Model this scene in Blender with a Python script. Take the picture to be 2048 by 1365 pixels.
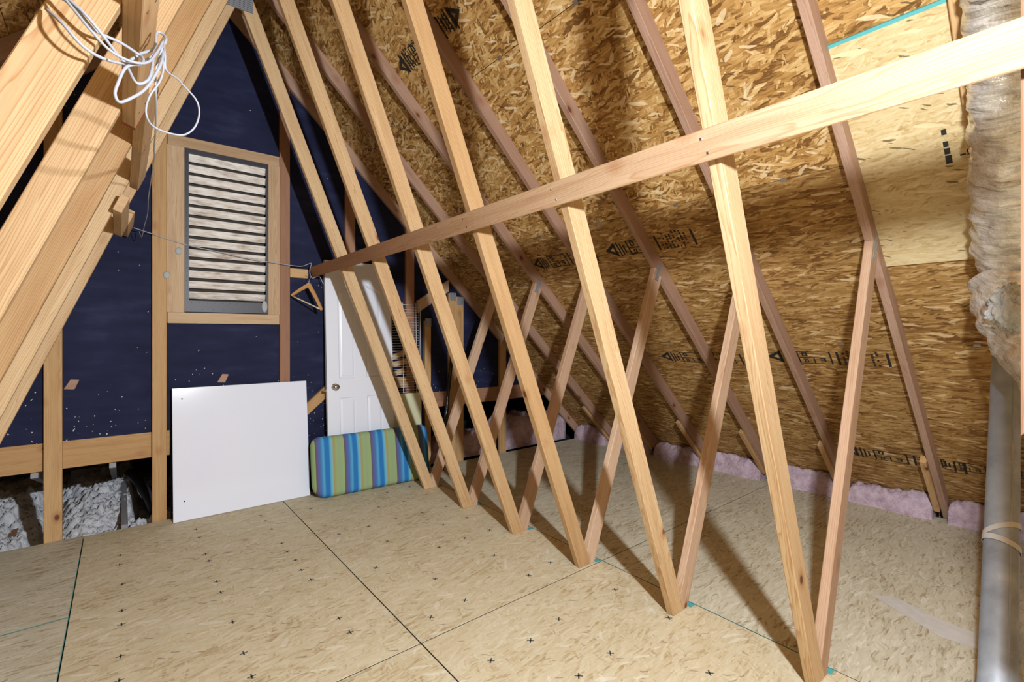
import bpy, bmesh, math, random
from mathutils import Vector, Matrix, noise
for o in list(bpy.data.objects): bpy.data.objects.remove(o, do_unlink=True)
random.seed(7)
scene = bpy.context.scene
C = scene.collection
PI = math.pi

# ------------------------------------------------------------------ camera
cam = bpy.data.cameras.new('camera'); camo = bpy.data.objects.new('camera', cam); C.objects.link(camo)
cam.sensor_width = 36; cam.sensor_fit = 'HORIZONTAL'
cam.lens = 957.58 / 2048 * 36
cam.shift_y = -(682.5 - 668.37) / 2048
cam.clip_start = 0.02
camo.location = (0, 0, 1.3655)
camo.rotation_euler = (PI / 2, 0, -math.radians(39.2513))
scene.camera = camo
# ------------------------------------------------------------------ world, lamps, exposure
w = bpy.data.worlds.new('world'); scene.world = w; w.use_nodes = True
w.node_tree.nodes['Background'].inputs[0].default_value = (0.75, 0.85, 1.0, 1)
w.node_tree.nodes['Background'].inputs[1].default_value = 0.03
vs = scene.view_settings
vs.view_transform = 'Standard'; vs.look = 'None'; vs.gamma = 1; vs.exposure = 0.28
vs.use_curve_mapping = False

def lamp(name, loc, power, color, radius, falloff=None):
    l = bpy.data.lights.new(name, 'POINT'); l.energy = power; l.color = color; l.shadow_soft_size = radius
    o = bpy.data.objects.new(name, l); C.objects.link(o); o.location = loc
    if falloff:
        l.use_nodes = True; nt = l.node_tree
        em = [n for n in nt.nodes if n.type == 'EMISSION'][0]
        f = nt.nodes.new('ShaderNodeLightFalloff'); f.inputs['Strength'].default_value = 1.0; f.inputs['Smooth'].default_value = 0.3
        mx = nt.nodes.new('ShaderNodeMath'); mx.operation = 'MULTIPLY_ADD'; mx.inputs[1].default_value = falloff
        nt.links.new(f.outputs['Quadratic'], mx.inputs[0]); nt.links.new(f.outputs['Linear'], mx.inputs[2])
        nt.links.new(mx.outputs[0], em.inputs['Strength'])
    return o
lamp('work_lamp', (0.67, 0.0, 1.87), 94, (0.88, 0.94, 1.0), 0.035, 0.30)
lamp('warm_fill_lamp', (0.45, -1.7, 2.3), 5, (1.0, 0.74, 0.44), 0.35, 0.0001)  # added warm fill behind the camera, lifts the shadows

# ------------------------------------------------------------------ node helper
class NT:
    def __init__(s, name):
        s.m = bpy.data.materials.new(name); s.m.use_nodes = True
        s.t = s.m.node_tree; s.b = s.t.nodes['Principled BSDF']
    def n(s, typ, props=None, **ins):
        nd = s.t.nodes.new('ShaderNode' + typ)
        for k, v in (props or {}).items(): setattr(nd, k, v)
        for k, v in ins.items():
            key = int(k[1:]) if k[0] == 'i' and k[1:].isdigit() else k.replace('_', ' ')
            s.put(nd.inputs[key], v)
        return nd
    def put(s, sock, v):
        if isinstance(v, bpy.types.NodeSocket): s.t.links.new(v, sock)
        elif isinstance(v, bpy.types.Node): s.t.links.new(v.outputs[0], sock)
        else: sock.default_value = v
    def math(s, op, a, b=0.0, c=None, clamp=False):
        kw = dict(i0=a, i1=b)
        if c is not None: kw['i2'] = c
        nd = s.n('Math', {'operation': op, 'use_clamp': clamp}, **kw); return nd.outputs[0]
    def vmath(s, op, a, b): return s.n('VectorMath', {'operation': op}, i0=a, i1=b).outputs[0]
    def mix(s, f, a, b, mode='MIX'):
        nd = s.t.nodes.new('ShaderNodeMix'); nd.data_type = 'RGBA'; nd.blend_type = mode
        s.put(nd.inputs[0], f); s.put(nd.inputs[6], a); s.put(nd.inputs[7], b); return nd.outputs[2]
    def mixf(s, f, a, b):
        nd = s.t.nodes.new('ShaderNodeMix'); nd.data_type = 'FLOAT'
        s.put(nd.inputs[0], f); s.put(nd.inputs[2], a); s.put(nd.inputs[3], b); return nd.outputs[0]
    def ramp(s, f, stops, interp='LINEAR'):
        nd = s.t.nodes.new('ShaderNodeValToRGB'); nd.color_ramp.interpolation = interp
        el = nd.color_ramp.elements
        while len(el) < len(stops): el.new(0.5)
        for e, (p, c) in zip(el, stops): e.position = p; e.color = (*c, 1) if len(c) == 3 else c
        s.put(nd.inputs[0], f); return nd.outputs[0]
    def coords(s, offs=40.0):
        tc = s.n('TexCoord'); oi = s.n('ObjectInfo')
        off = s.math('MULTIPLY', oi.outputs['Random'], offs)
        cv = s.n('CombineXYZ', X=off, Y=s.math('MULTIPLY', off, 0.37), Z=s.math('MULTIPLY', off, 0.71))
        return s.vmath('ADD', tc.outputs['Object'], cv.outputs[0]), tc.outputs['Object'], oi.outputs['Random']
    def mapping(s, v, scale=(1, 1, 1), rot=(0, 0, 0), loc=(0, 0, 0)):
        return s.n('Mapping', Vector=v, Scale=scale, Rotation=rot, Location=loc).outputs[0]
    def fin(s, col, rough=0.6, metal=0.0, bump=None, bstr=0.2, bdist=0.002, spec=None, coat=None):
        s.put(s.b.inputs['Base Color'], col); s.put(s.b.inputs['Roughness'], rough); s.put(s.b.inputs['Metallic'], metal)
        if spec is not None: s.b.inputs['Specular IOR Level'].default_value = spec
        if coat is not None: s.b.inputs['Coat Weight'].default_value = coat; s.b.inputs['Coat Roughness'].default_value = 0.08
        if bump is not None:
            bp = s.n('Bump', Height=bump, Strength=bstr, Distance=bdist); s.put(s.b.inputs['Normal'], bp.outputs[0])
        return s.m

def c4(c): return (c[0], c[1], c[2], 1)

# ------------------------------------------------------------------ materials
def wood(name, lo, hi, ringc, knotc=(0.10, 0.035, 0.018), rings=150, knots=5.5, ringamt=0.55, far_brown=False):
    N = NT(name); v, raw, rnd = N.coords()
    sv = N.mapping(v, scale=(0.9, 9, 9))
    n1 = N.n('TexNoise', Vector=sv, Scale=1.6, Detail=3.0, Roughness=0.5).outputs[0]
    sep = N.n('SeparateXYZ', Vector=v)
    # growth rings round a pith that lies outside the stick
    px = N.math('MULTIPLY', N.math('SUBTRACT', n1, 0.5), 0.055)
    yy = N.math('ADD', N.math('ADD', N.n('SeparateXYZ', Vector=raw).outputs[1], 0.03), px)
    zz = N.math('ADD', N.math('ADD', N.n('SeparateXYZ', Vector=raw).outputs[2], N.math('MULTIPLY', N.math('SUBTRACT', rnd, 0.5), 0.16)), px)
    xx = N.math('MULTIPLY', N.n('SeparateXYZ', Vector=raw).outputs[0], N.math('MULTIPLY', N.math('SUBTRACT', rnd, 0.45), 0.03))
    r = N.math('ADD', N.math('SQRT', N.math('ADD', N.math('POWER', yy, 2.0), N.math('POWER', zz, 2.0))), xx)
    ph = N.math('FRACT', N.math('MULTIPLY', r, rings))
    ring = N.ramp(ph, [(0.0, (0, 0, 0)), (0.62, (0.25,) * 3), (0.9, (1, 1, 1)), (1.0, (0.1,) * 3)])
    fine = N.n('TexNoise', Vector=N.mapping(v, scale=(6, 160, 160)), Scale=1.5, Detail=2.0).outputs[0]
    big = N.n('TexNoise', Vector=N.mapping(v, scale=(0.8, 5, 5)), Scale=1.2, Detail=2.0).outputs[0]
    tone = N.math('ADD', N.math('MULTIPLY', big, 0.6), N.math('MULTIPLY', rnd, 0.55), clamp=True)
    base = N.mix(N.math('SUBTRACT', tone, 0.05, clamp=True), c4(lo), c4(hi))
    streak = N.n('TexNoise', Vector=N.mapping(v, scale=(1.6, 26, 26)), Scale=1.3, Detail=4.0, Roughness=0.6).outputs[0]
    base = N.mix(N.n('MapRange', Value=streak, From_Min=0.45, From_Max=0.75, To_Min=0.0, To_Max=0.5).outputs[0], base, (0.66, 0.50, 0.36, 1), 'MULTIPLY')
    if far_brown:   # base colour turns browner towards the far end
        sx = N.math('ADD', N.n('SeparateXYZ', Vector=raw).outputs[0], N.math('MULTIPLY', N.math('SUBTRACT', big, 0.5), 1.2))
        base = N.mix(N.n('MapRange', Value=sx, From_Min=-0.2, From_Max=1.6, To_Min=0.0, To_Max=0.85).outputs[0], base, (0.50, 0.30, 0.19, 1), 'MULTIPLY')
    col = N.mix(N.math('MULTIPLY', ring, ringamt), base, c4(ringc), 'MULTIPLY')
    col = N.mix(N.math('MULTIPLY', N.math('SUBTRACT', fine, 0.35, clamp=True), 0.5), col, (0.62, 0.45, 0.30, 1), 'MULTIPLY')
    kv = N.n('TexVoronoi', {'feature': 'F1'}, Vector=N.vmath('ADD', N.mapping(v, scale=(0.62, 1, 1)), (3.1, 0.7, 1.9)), Scale=knots)
    dd = N.math('ADD', kv.outputs['Distance'], N.math('MULTIPLY', N.math('SUBTRACT', fine, 0.5), 0.02))
    k = N.n('MapRange', Value=dd, From_Min=0.05, From_Max=0.085, To_Min=1.0, To_Max=0.0).outputs[0]
    halo = N.n('MapRange', Value=dd, From_Min=0.07, From_Max=0.19, To_Min=0.55, To_Max=0.0).outputs[0]
    col = N.mix(halo, col, (0.66, 0.40, 0.24, 1), 'MULTIPLY')
    col = N.mix(N.math('MULTIPLY', k, 0.9), col, c4(knotc))
    return N.fin(col, 0.62, bump=N.math('ADD', ring, fine), bstr=0.12, bdist=0.001, spec=0.3)

def osb(name, stops, long=(7.5, 34), spread=1.0, black=0.972, white=0.955, lightc=(0.80, 0.62, 0.36), nl=7, contrast=0.8, fleck=1.0):
    N = NT(name); v, raw, rnd = N.coords()
    wob = N.n('TexNoise', {'noise_dimensions': '2D'}, Vector=v, Scale=9.0, Detail=3.0)
    vs_ = N.n('VectorMath', {'operation': 'SCALE'}, i0=N.vmath('SUBTRACT', wob.outputs[1], (0.5, 0.5, 0.5)), Scale=0.03)
    v2 = N.vmath('ADD', v, vs_.outputs[0])
    T = None
    angs = [0.05, 0.85, -0.7, 1.45, -1.2, 0.35, -0.25][:nl]
    for i, a in enumerate(angs):
        k = (1.0, 0.8, 1.25, 0.7, 1.5, 0.9, 1.1)[i]
        m = N.mapping(N.mapping(v2, rot=(0, 0, a * spread), loc=(i * 3.7, i * 1.3, 0)), scale=(long[0] * k, long[1] * k, 0))
        vo = N.n('TexVoronoi', {'voronoi_dimensions': '2D', 'feature': 'F1', 'distance': 'CHEBYCHEV'}, Vector=m, Scale=1.0)
        cs = N.n('SeparateColor', Color=vo.outputs['Color'])
        val = N.math('SUBTRACT', cs.outputs[0], N.math('MULTIPLY', vo.outputs['Distance'], 0.22))
        T = val if T is None else N.mixf(N.math('GREATER_THAN', cs.outputs[1], 0.58), T, val)
    grain = N.n('TexNoise', {'noise_dimensions': '2D'}, Vector=N.mapping(v2, rot=(0, 0, 0.2), scale=(14, 120, 1)), Scale=1.0, Detail=4.0, Roughness=0.6).outputs[0]
    blot = N.n('TexNoise', {'noise_dimensions': '2D'}, Vector=v, Scale=3.0, Detail=4.0, Roughness=0.6).outputs[0]
    f = N.math('ADD', N.math('MULTIPLY', N.math('SUBTRACT', T, 0.36), contrast), 0.30)
    f = N.math('ADD', f, N.math('MULTIPLY', N.math('SUBTRACT', grain, 0.5), 0.75))
    f = N.math('ADD', f, N.math('MULTIPLY', N.math('SUBTRACT', blot, 0.42), 0.45))
    col = N.ramp(f, stops)
    for j, (th, c, sc, ang, am) in enumerate([(white, lightc, (9, 55), 0.4, 0.7), (white + 0.01, lightc, (14, 42), -0.8, 0.6), (black, (0.06, 0.032, 0.015), (22, 120), 0.6, 0.75)]):
        m = N.mapping(N.mapping(v2, rot=(0, 0, ang * spread), loc=(9.1 * j, 4.7, 0)), scale=(sc[0], sc[1], 0))
        vo = N.n('TexVoronoi', {'voronoi_dimensions': '2D', 'feature': 'F1'}, Vector=m, Scale=1.0)
        cs = N.n('SeparateColor', Color=vo.outputs['Color'])
        fl = N.math('MULTIPLY', N.math('GREATER_THAN', cs.outputs[2], th), N.math('LESS_THAN', vo.outputs['Distance'], N.math('MULTIPLY', cs.outputs[1], 0.6)))
        col = N.mix(N.math('MULTIPLY', fl, am * fleck), col, c4(c))
    return N.fin(col, 0.7, bump=f, bstr=0.3, bdist=0.0012, spec=0.2)

def plain(name, col, rough=0.5, metal=0.0, nscale=40, namt=0.12, bstr=0.0, spec=None, coat=None):
    N = NT(name); v, raw, rnd = N.coords()
    n = N.n('TexNoise', Vector=v, Scale=nscale, Detail=4.0).outputs[0]
    c = N.mix(N.math('MULTIPLY', n, namt * 2), c4(col), c4([x * 0.45 for x in col]))
    return N.fin(c, rough, metal, bump=n if bstr else None, bstr=bstr, spec=spec, coat=coat)

M = {}
M['web'] = wood('pine_web', (0.46, 0.285, 0.125), (0.74, 0.57, 0.35), (0.66, 0.42, 0.22), ringamt=0.65)
M['rafter'] = wood('pine_rafter', (0.29, 0.17, 0.115), (0.50, 0.34, 0.25), (0.66, 0.46, 0.34), ringamt=0.5)
M['outer'] = wood('pine_outer', (0.44, 0.28, 0.18), (0.70, 0.53, 0.38), (0.70, 0.48, 0.34), ringamt=0.55)
M['brace'] = wood('pine_brace', (0.46, 0.29, 0.14), (0.68, 0.50, 0.30), (0.74, 0.52, 0.34), ringamt=0.55)
M['darkwood'] = wood('brown_stud', (0.28, 0.145, 0.085), (0.42, 0.24, 0.15), (0.66, 0.46, 0.36), ringamt=0.45)
M['stud'] = wood('pine_stud', (0.46, 0.275, 0.115), (0.62, 0.42, 0.21), (0.70, 0.47, 0.26), ringamt=0.5)
M['trim'] = wood('aged_trim', (0.38, 0.25, 0.135), (0.62, 0.46, 0.29), (0.70, 0.50, 0.34), ringamt=0.5)
M['far_brown'] = wood('far_brown_brace', (0.42, 0.26, 0.15), (0.68, 0.50, 0.33), (0.70, 0.50, 0.34), ringamt=0.55, far_brown=True)
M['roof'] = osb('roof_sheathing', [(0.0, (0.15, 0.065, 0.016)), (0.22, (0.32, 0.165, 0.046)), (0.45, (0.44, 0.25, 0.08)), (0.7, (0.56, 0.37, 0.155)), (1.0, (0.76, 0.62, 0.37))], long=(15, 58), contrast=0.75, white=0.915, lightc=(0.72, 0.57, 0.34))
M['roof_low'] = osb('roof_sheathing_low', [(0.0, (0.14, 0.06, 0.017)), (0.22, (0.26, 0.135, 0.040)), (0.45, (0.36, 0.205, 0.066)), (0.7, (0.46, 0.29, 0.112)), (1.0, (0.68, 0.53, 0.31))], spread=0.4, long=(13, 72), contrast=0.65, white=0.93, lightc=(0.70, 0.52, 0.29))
M['patch'] = osb('new_sheathing', [(0.0, (0.42, 0.28, 0.11)), (0.25, (0.58, 0.44, 0.22)), (0.6, (0.67, 0.54, 0.31)), (1.0, (0.82, 0.73, 0.50))], long=(16, 75), spread=0.7, contrast=0.42, black=0.965)
M['floor'] = osb('floor_sheathing', [(0.0, (0.38, 0.27, 0.14)), (0.22, (0.56, 0.47, 0.30)), (0.6, (0.64, 0.565, 0.40)), (1.0, (0.80, 0.75, 0.60))], long=(13, 66), spread=1.1, white=0.965, black=0.985, lightc=(0.78, 0.745, 0.63), contrast=0.42, fleck=0.6)
M['floor2'] = osb('floor_sheathing_grey', [(0.0, (0.33, 0.25, 0.145)), (0.22, (0.51, 0.46, 0.335)), (0.6, (0.595, 0.55, 0.425)), (1.0, (0.76, 0.73, 0.61))], long=(11, 78), spread=0.4, white=0.965, black=0.98, lightc=(0.78, 0.755, 0.66), contrast=0.5, fleck=0.6)
M['white'] = plain('white_laminate', (0.78, 0.82, 0.93), 0.12, 0, 3, 0.02, spec=0.5, coat=0.5)
M['doorwhite'] = plain('white_paint', (0.76, 0.79, 0.87), 0.35, 0, 6, 0.02)
M['wirewhite'] = plain('white_vinyl', (0.80, 0.80, 0.78), 0.35, 0, 20, 0.02)
M['cable'] = plain('white_cable', (0.40, 0.43, 0.50), 0.45, 0, 60, 0.05)
M['edge'] = plain('sealed_panel_edge', (0.07, 0.075, 0.07), 0.8, 0, 40, 0.2)
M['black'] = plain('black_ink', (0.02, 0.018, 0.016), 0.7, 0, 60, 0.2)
M['stamp'] = plain('faded_ink', (0.016, 0.012, 0.008), 0.8, 0, 90, 0.3)
M['teal'] = plain('teal_edge_paint', (0.10, 0.42, 0.42), 0.7, 0, 60, 0.2)
M['chrome'] = plain('satin_nickel', (0.62, 0.60, 0.56), 0.22, 1.0, 30, 0.03)
M['nail'] = plain('nail_steel', (0.5, 0.5, 0.52), 0.35, 1.0, 30, 0.05)
M['hanger'] = plain('varnished_hanger', (0.62, 0.34, 0.12), 0.4, 0, 25, 0.12)
M['hbar'] = plain('pale_dowel', (0.70, 0.62, 0.42), 0.5, 0, 30, 0.06)
M['cream'] = plain('cream_board', (0.66, 0.66, 0.44), 0.6, 0, 12, 0.05)
M['blackwrap'] = plain('black_plastic', (0.015, 0.015, 0.018), 0.16, 0, 35, 0.3, bstr=0.8)
M['frame'] = plain('black_vent_frame', (0.03, 0.03, 0.045), 0.45, 0, 30, 0.3)
M['slat_shade'] = plain('slat_shade_brown', (0.05, 0.04, 0.034), 0.8, 0, 30, 0.2)  # dark brown painted as the shade behind the vent slats
M['smear'] = plain('pale_plaster_dust', (0.64, 0.60, 0.55), 0.9, 0, 25, 0.25)
M['plug'] = plain('grey_putty', (0.42, 0.44, 0.45), 0.8, 0, 30, 0.1)
M['strap'] = plain('grey_strap', (0.58, 0.58, 0.55), 0.4, 0.0, 20, 0.05)
M['redend'] = plain('red_lumber_paint', (0.36, 0.09, 0.03), 0.7, 0, 40, 0.2)
M['greyboard'] = plain('grey_weathered_board', (0.34, 0.33, 0.36), 0.7, 0, 30, 0.25)
M['darkgrey'] = plain('dark_grey_duct', (0.07, 0.08, 0.11), 0.4, 0.2, 20, 0.3)

def mat_plate():
    N = NT('galvanized_plate'); v, raw, rnd = N.coords()
    vo = N.n('TexVoronoi', Vector=N.mapping(raw, scale=(70, 1, 120)), Scale=1.0, Randomness=0.0)
    c = N.mix(N.math('LESS_THAN', vo.outputs['Distance'], 0.28), (0.46, 0.50, 0.56, 1), (0.14, 0.14, 0.16, 1))
    return N.fin(c, 0.42, 0.6)
M['plate'] = mat_plate()
def mat_galv():
    N = NT('galvanized_pipe'); v, raw, rnd = N.coords()
    vo = N.n('TexVoronoi', {'feature': 'F1'}, Vector=v, Scale=38.0)
    n = N.n('TexNoise', Vector=v, Scale=9.0, Detail=5.0).outputs[0]
    cs = N.n('SeparateColor', Color=vo.outputs['Color']).outputs[0]
    f = N.math('ADD', N.math('MULTIPLY', cs, 0.10), N.math('MULTIPLY', n, 0.95))
    c = N.ramp(f, [(0.25, (0.25, 0.285, 0.34)), (0.6, (0.36, 0.405, 0.47)), (0.9, (0.54, 0.58, 0.64))])
    return N.fin(c, N.math('ADD', N.math('MULTIPLY', n, 0.3), 0.36), 0.25, bump=n, bstr=0.1)
M['galv'] = mat_galv()
def mat_foil():
    N = NT('foil_jacket'); v, raw, rnd = N.coords()
    n = N.n('TexNoise', Vector=N.mapping(N.mapping(v, rot=(0, math.radians(-44), 0)), scale=(3.4, 0.55, 0.55)), Scale=16.0, Detail=7.0, Roughness=0.62, Distortion=0.9).outputs[0]
    n2 = N.n('TexNoise', Vector=v, Scale=85.0, Detail=3.0).outputs[0]
    c = N.ramp(n, [(0.28, (0.16, 0.13, 0.11)), (0.38, (0.58, 0.54, 0.46)), (0.5, (0.82, 0.80, 0.74)), (0.7, (0.94, 0.95, 0.95))])  # dark crease shade is painted into the foil colour
    return N.fin(c, N.math('ADD', N.math('MULTIPLY', n2, 0.2), 0.17), 0.62, bump=N.math('ADD', n, N.math('MULTIPLY', n2, 0.4)), bstr=0.9, bdist=0.006)
M['foil'] = mat_foil()
def mat_navy():
    N = NT('navy_sheathing'); tc = N.n('NewGeometry').outputs['Position']
    n = N.n('TexNoise', Vector=tc, Scale=1.8, Detail=5.0, Roughness=0.6).outputs[0]
    st = N.n('TexNoise', Vector=N.mapping(tc, scale=(2.2, 1, 9)), Scale=1.6, Detail=4.0).outputs[0]
    c = N.ramp(N.math('ADD', N.math('MULTIPLY', n, 0.5), N.math('MULTIPLY', st, 0.5)), [(0.35, (0.010, 0.012, 0.034)), (0.55, (0.017, 0.020, 0.055)), (0.75, (0.036, 0.043, 0.095))])
    z = N.n('SeparateXYZ', Vector=tc).outputs[2]
    for sc, th in ((50, 0.11), (80, 0.15)):
        vo = N.n('TexVoronoi', {'feature': 'F1'}, Vector=N.vmath('ADD', N.mapping(tc, scale=(1, 1, 0.8)), N.n('VectorMath', {'operation': 'SCALE'}, i0=N.n('TexNoise', Vector=tc, Scale=30.0).outputs[1], Scale=0.03).outputs[0]), Scale=sc * 0.6)
        dens = N.n('MapRange', Value=z, From_Min=0.60, From_Max=1.10, To_Min=0.40, To_Max=0.012).outputs[0]
        on = N.math('LESS_THAN', N.n('SeparateColor', Color=vo.outputs['Color']).outputs[0], dens)
        f = N.math('MULTIPLY', on, N.math('LESS_THAN', vo.outputs['Distance'], th))
        c = N.mix(N.math('MULTIPLY', f, 0.8), c, (0.55, 0.56, 0.6, 1))
    return N.fin(c, 0.7, bump=n, bstr=0.1, spec=0.12)
M['navy'] = mat_navy()
def mat_fluff(name, lo, hi, sc=16):
    N = NT(name); v, raw, rnd = N.coords()
    n = N.n('TexNoise', Vector=v, Scale=sc, Detail=8.0, Roughness=0.7).outputs[0]
    c = N.ramp(n, [(0.3, lo), (0.6, hi)])
    b = N.n('TexNoise', Vector=v, Scale=sc * 4, Detail=6.0, Roughness=0.7).outputs[0]
    return N.fin(c, 0.95, bump=N.math('ADD', n, b), bstr=0.9, bdist=0.012, spec=0.1)
M['pink'] = mat_fluff('pink_fibreglass', (0.38, 0.26, 0.33), (0.68, 0.53, 0.60))
M['blown'] = mat_fluff('white_blown_fibre', (0.78, 0.80, 0.88), (0.97, 0.98, 1.0), 30)
M['wool'] = mat_fluff('white_duct_wool', (0.66, 0.68, 0.66), (0.88, 0.90, 0.88), 30)
def mat_slat():
    N = NT('louver_slat'); v, raw, rnd = N.coords()
    n = N.n('TexNoise', Vector=N.mapping(v, scale=(5, 26, 26)), Scale=1.6, Detail=6.0, Roughness=0.65).outputs[0]
    c = N.ramp(n, [(0.28, (0.26, 0.20, 0.16)), (0.42, (0.58, 0.51, 0.44)), (0.58, (0.80, 0.76, 0.70)), (0.8, (0.93, 0.92, 0.90))])
    return N.fin(c, 0.5, 0.0, bump=n, bstr=0.15)
M['slat'] = mat_slat()
def mat_cushion():
    N = NT('striped_canvas'); tc = N.n('TexCoord').outputs['Object']
    wob = N.n('TexNoise', Vector=tc, Scale=3.0, Detail=1.0).outputs[0]
    x = N.n('SeparateXYZ', Vector=tc).outputs[0]
    x = N.math('ADD', x, N.math('MULTIPLY', N.math('SUBTRACT', wob, 0.5), 0.012))
    f = N.math('FRACT', N.math('ADD', N.math('MULTIPLY', N.math('ADD', x, 0.507), 1 / 0.232), 10.0))
    br, pu, bl, lb, aq, tn, gr = (0.14, 0.09, 0.09), (0.11, 0.11, 0.30), (0.025, 0.17, 0.46), (0.09, 0.36, 0.58), (0.17, 0.46, 0.50), (0.34, 0.28, 0.13), (0.28, 0.40, 0.17)
    c = N.ramp(f, [(0.0, br), (0.08, pu), (0.17, (0.06, 0.17, 0.42)), (0.27, lb), (0.33, bl), (0.46, bl), (0.50, lb), (0.56, aq), (0.62, tn), (0.74, gr), (0.80, (0.27, 0.36, 0.22)), (0.96, gr)], 'LINEAR')
    fine = N.n('TexNoise', Vector=N.mapping(tc, scale=(300, 300, 300)), Scale=1.0, Detail=1.0).outputs[0]
    return N.fin(c, 0.85, bump=fine, bstr=0.25, bdist=0.001, spec=0.2)
M['cushion'] = mat_cushion()
def mat_print():
    N = NT('flowered_carton'); v, raw, rnd = N.coords()
    vo = N.n('TexVoronoi', Vector=v, Scale=16.0)
    r = N.n('SeparateColor', Color=vo.outputs['Color']).outputs[0]
    c = N.mix(N.math('LESS_THAN', vo.outputs['Distance'], 0.33), (0.68, 0.66, 0.74, 1), N.ramp(r, [(0.3, (0.10, 0.07, 0.30)), (0.55, (0.22, 0.15, 0.5)), (0.75, (0.2, 0.3, 0.08)), (0.9, (0.6, 0.5, 0.1))], 'CONSTANT'))
    return N.fin(c, 0.5)
M['carton'] = mat_print()

# ------------------------------------------------------------------ object helpers
def setp(o, label=None, cat=None, group=None, kind=None):
    for k, v in (('label', label), ('category', cat), ('group', group), ('kind', kind)):
        if v: o[k] = v
    return o
def empty(name, loc=(0, 0, 0), **p):
    o = bpy.data.objects.new(name, None); C.objects.link(o); o.location = loc; o.empty_display_size = 0.1
    return setp(o, **p)
def from_bm(name, bm, mat, parent=None, mw=None, smooth=False):
    bmesh.ops.recalc_face_normals(bm, faces=bm.faces)
    me = bpy.data.meshes.new(name); bm.to_mesh(me); bm.free()
    if mat: me.materials.append(M[mat])
    if smooth:
        for p in me.polygons: p.use_smooth = True
    return from_me(name, me, parent, mw)
def from_me(name, me, parent=None, mw=None):
    o = bpy.data.objects.new(name, me); C.objects.link(o)
    if parent is not None:
        o.parent = parent
    if mw is not None: o.matrix_local = mw      # local to the parent (or world)
    return o
def frame(origin, x, zhint):
    x = Vector(x).normalized(); z = Vector(zhint); z = (z - x * z.dot(x)).normalized(); y = z.cross(x)
    m = Matrix((x, y, z)).transposed().to_4x4(); m.translation = Vector(origin); return m
def bevel(bm, off):
    bmesh.ops.bevel(bm, geom=[e for e in bm.edges], offset=off, segments=1, affect='EDGES', clamp_overlap=True)
def prism_me(name, poly, y0, y1, mat, d, bv=0.0025):
    """poly: points in the XZ plane; extruded y0..y1; local x runs along direction d. returns mesh, matrix"""
    cx = sum(p[0] for p in poly) / len(poly); cz = sum(p[1] for p in poly) / len(poly)
    m = frame((cx, (y0 + y1) / 2, cz), (d[0], 0, d[1]), (-d[1], 0, d[0])); inv = m.inverted()
    bm = bmesh.new()
    a = [bm.verts.new(inv @ Vector((p[0], y0, p[1]))) for p in poly]
    b = [bm.verts.new(inv @ Vector((p[0], y1, p[1]))) for p in poly]
    bm.faces.new(a); bm.faces.new(b[::-1])
    n = len(poly)
    for i in range(n): bm.faces.new((a[i], b[i], b[(i + 1) % n], a[(i + 1) % n]))
    bmesh.ops.recalc_face_normals(bm, faces=bm.faces)
    if bv: bevel(bm, bv)
    bmesh.ops.recalc_face_normals(bm, faces=bm.faces)
    me = bpy.data.meshes.new(name); bm.to_mesh(me); bm.free(); me.materials.append(M[mat])
    return me, m
def prism(name, poly, y0, y1, mat, d, parent=None, bv=0.0025):
    me, m = prism_me(name, poly, y0, y1, mat, d, bv)
    if parent is not None: m = Matrix.Translation(-Vector(parent.location)) @ m
    return from_me(name, me, parent, m)
def box(name, lo, hi, mat, parent=None, axis='X', bv=0.0025):
    """axis-aligned box, local x along the given axis (grain)"""
    lo, hi = Vector(lo), Vector(hi); c = (lo + hi) / 2; s = hi - lo
    ax = {'X': (1, 0, 0), 'Y': (0, 1, 0), 'Z': (0, 0, 1)}[axis]
    m = frame(c, ax, (0, 0, 1) if axis != 'Z' else (1, 0, 0)); r = m.to_3x3().inverted()
    bm = bmesh.new(); bmesh.ops.create_cube(bm, size=1)
    for v in bm.verts: v.co = r @ Vector((v.co.x * s.x, v.co.y * s.y, v.co.z * s.z))
    if bv: bevel(bm, bv)
    if parent is not None: m = Matrix.Translation(-Vector(parent.location)) @ m
    return from_bm(name, bm, mat, parent, m)
def stick(name, A, B, w, t, whint, mat, parent=None, bv=0.0025):
    """board from A to B, width w along whint, thickness t"""
    A, B = Vector(A), Vector(B); m = frame((A + B) / 2, B - A, whint); L = (B - A).length
    bm = bmesh.new(); bmesh.ops.create_cube(bm, size=1)
    for v in bm.verts: v.co = Vector((v.co.x * L, v.co.y * t, v.co.z * w))
    if bv: bevel(bm, bv)
    if parent is not None: m = Matrix.Translation(-Vector(parent.location)) @ m
    return from_bm(name, bm, mat, parent, m)
def spline(pts, n=6):
    P = [Vector(p) for p in pts]; P = [P[0] * 2 - P[1]] + P + [P[-1] * 2 - P[-2]]; out = []
    for i in range(1, len(P) - 2):
        a, b, c, d = P[i - 1:i + 3]
        for k in range(n):
            t = k / n
            out.append(0.5 * ((2 * b) + (c - a) * t + (2 * a - 5 * b + 4 * c - d) * t * t + (3 * b - a - 3 * c + d) * t ** 3))
    out.append(P[-2]); return out
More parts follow.
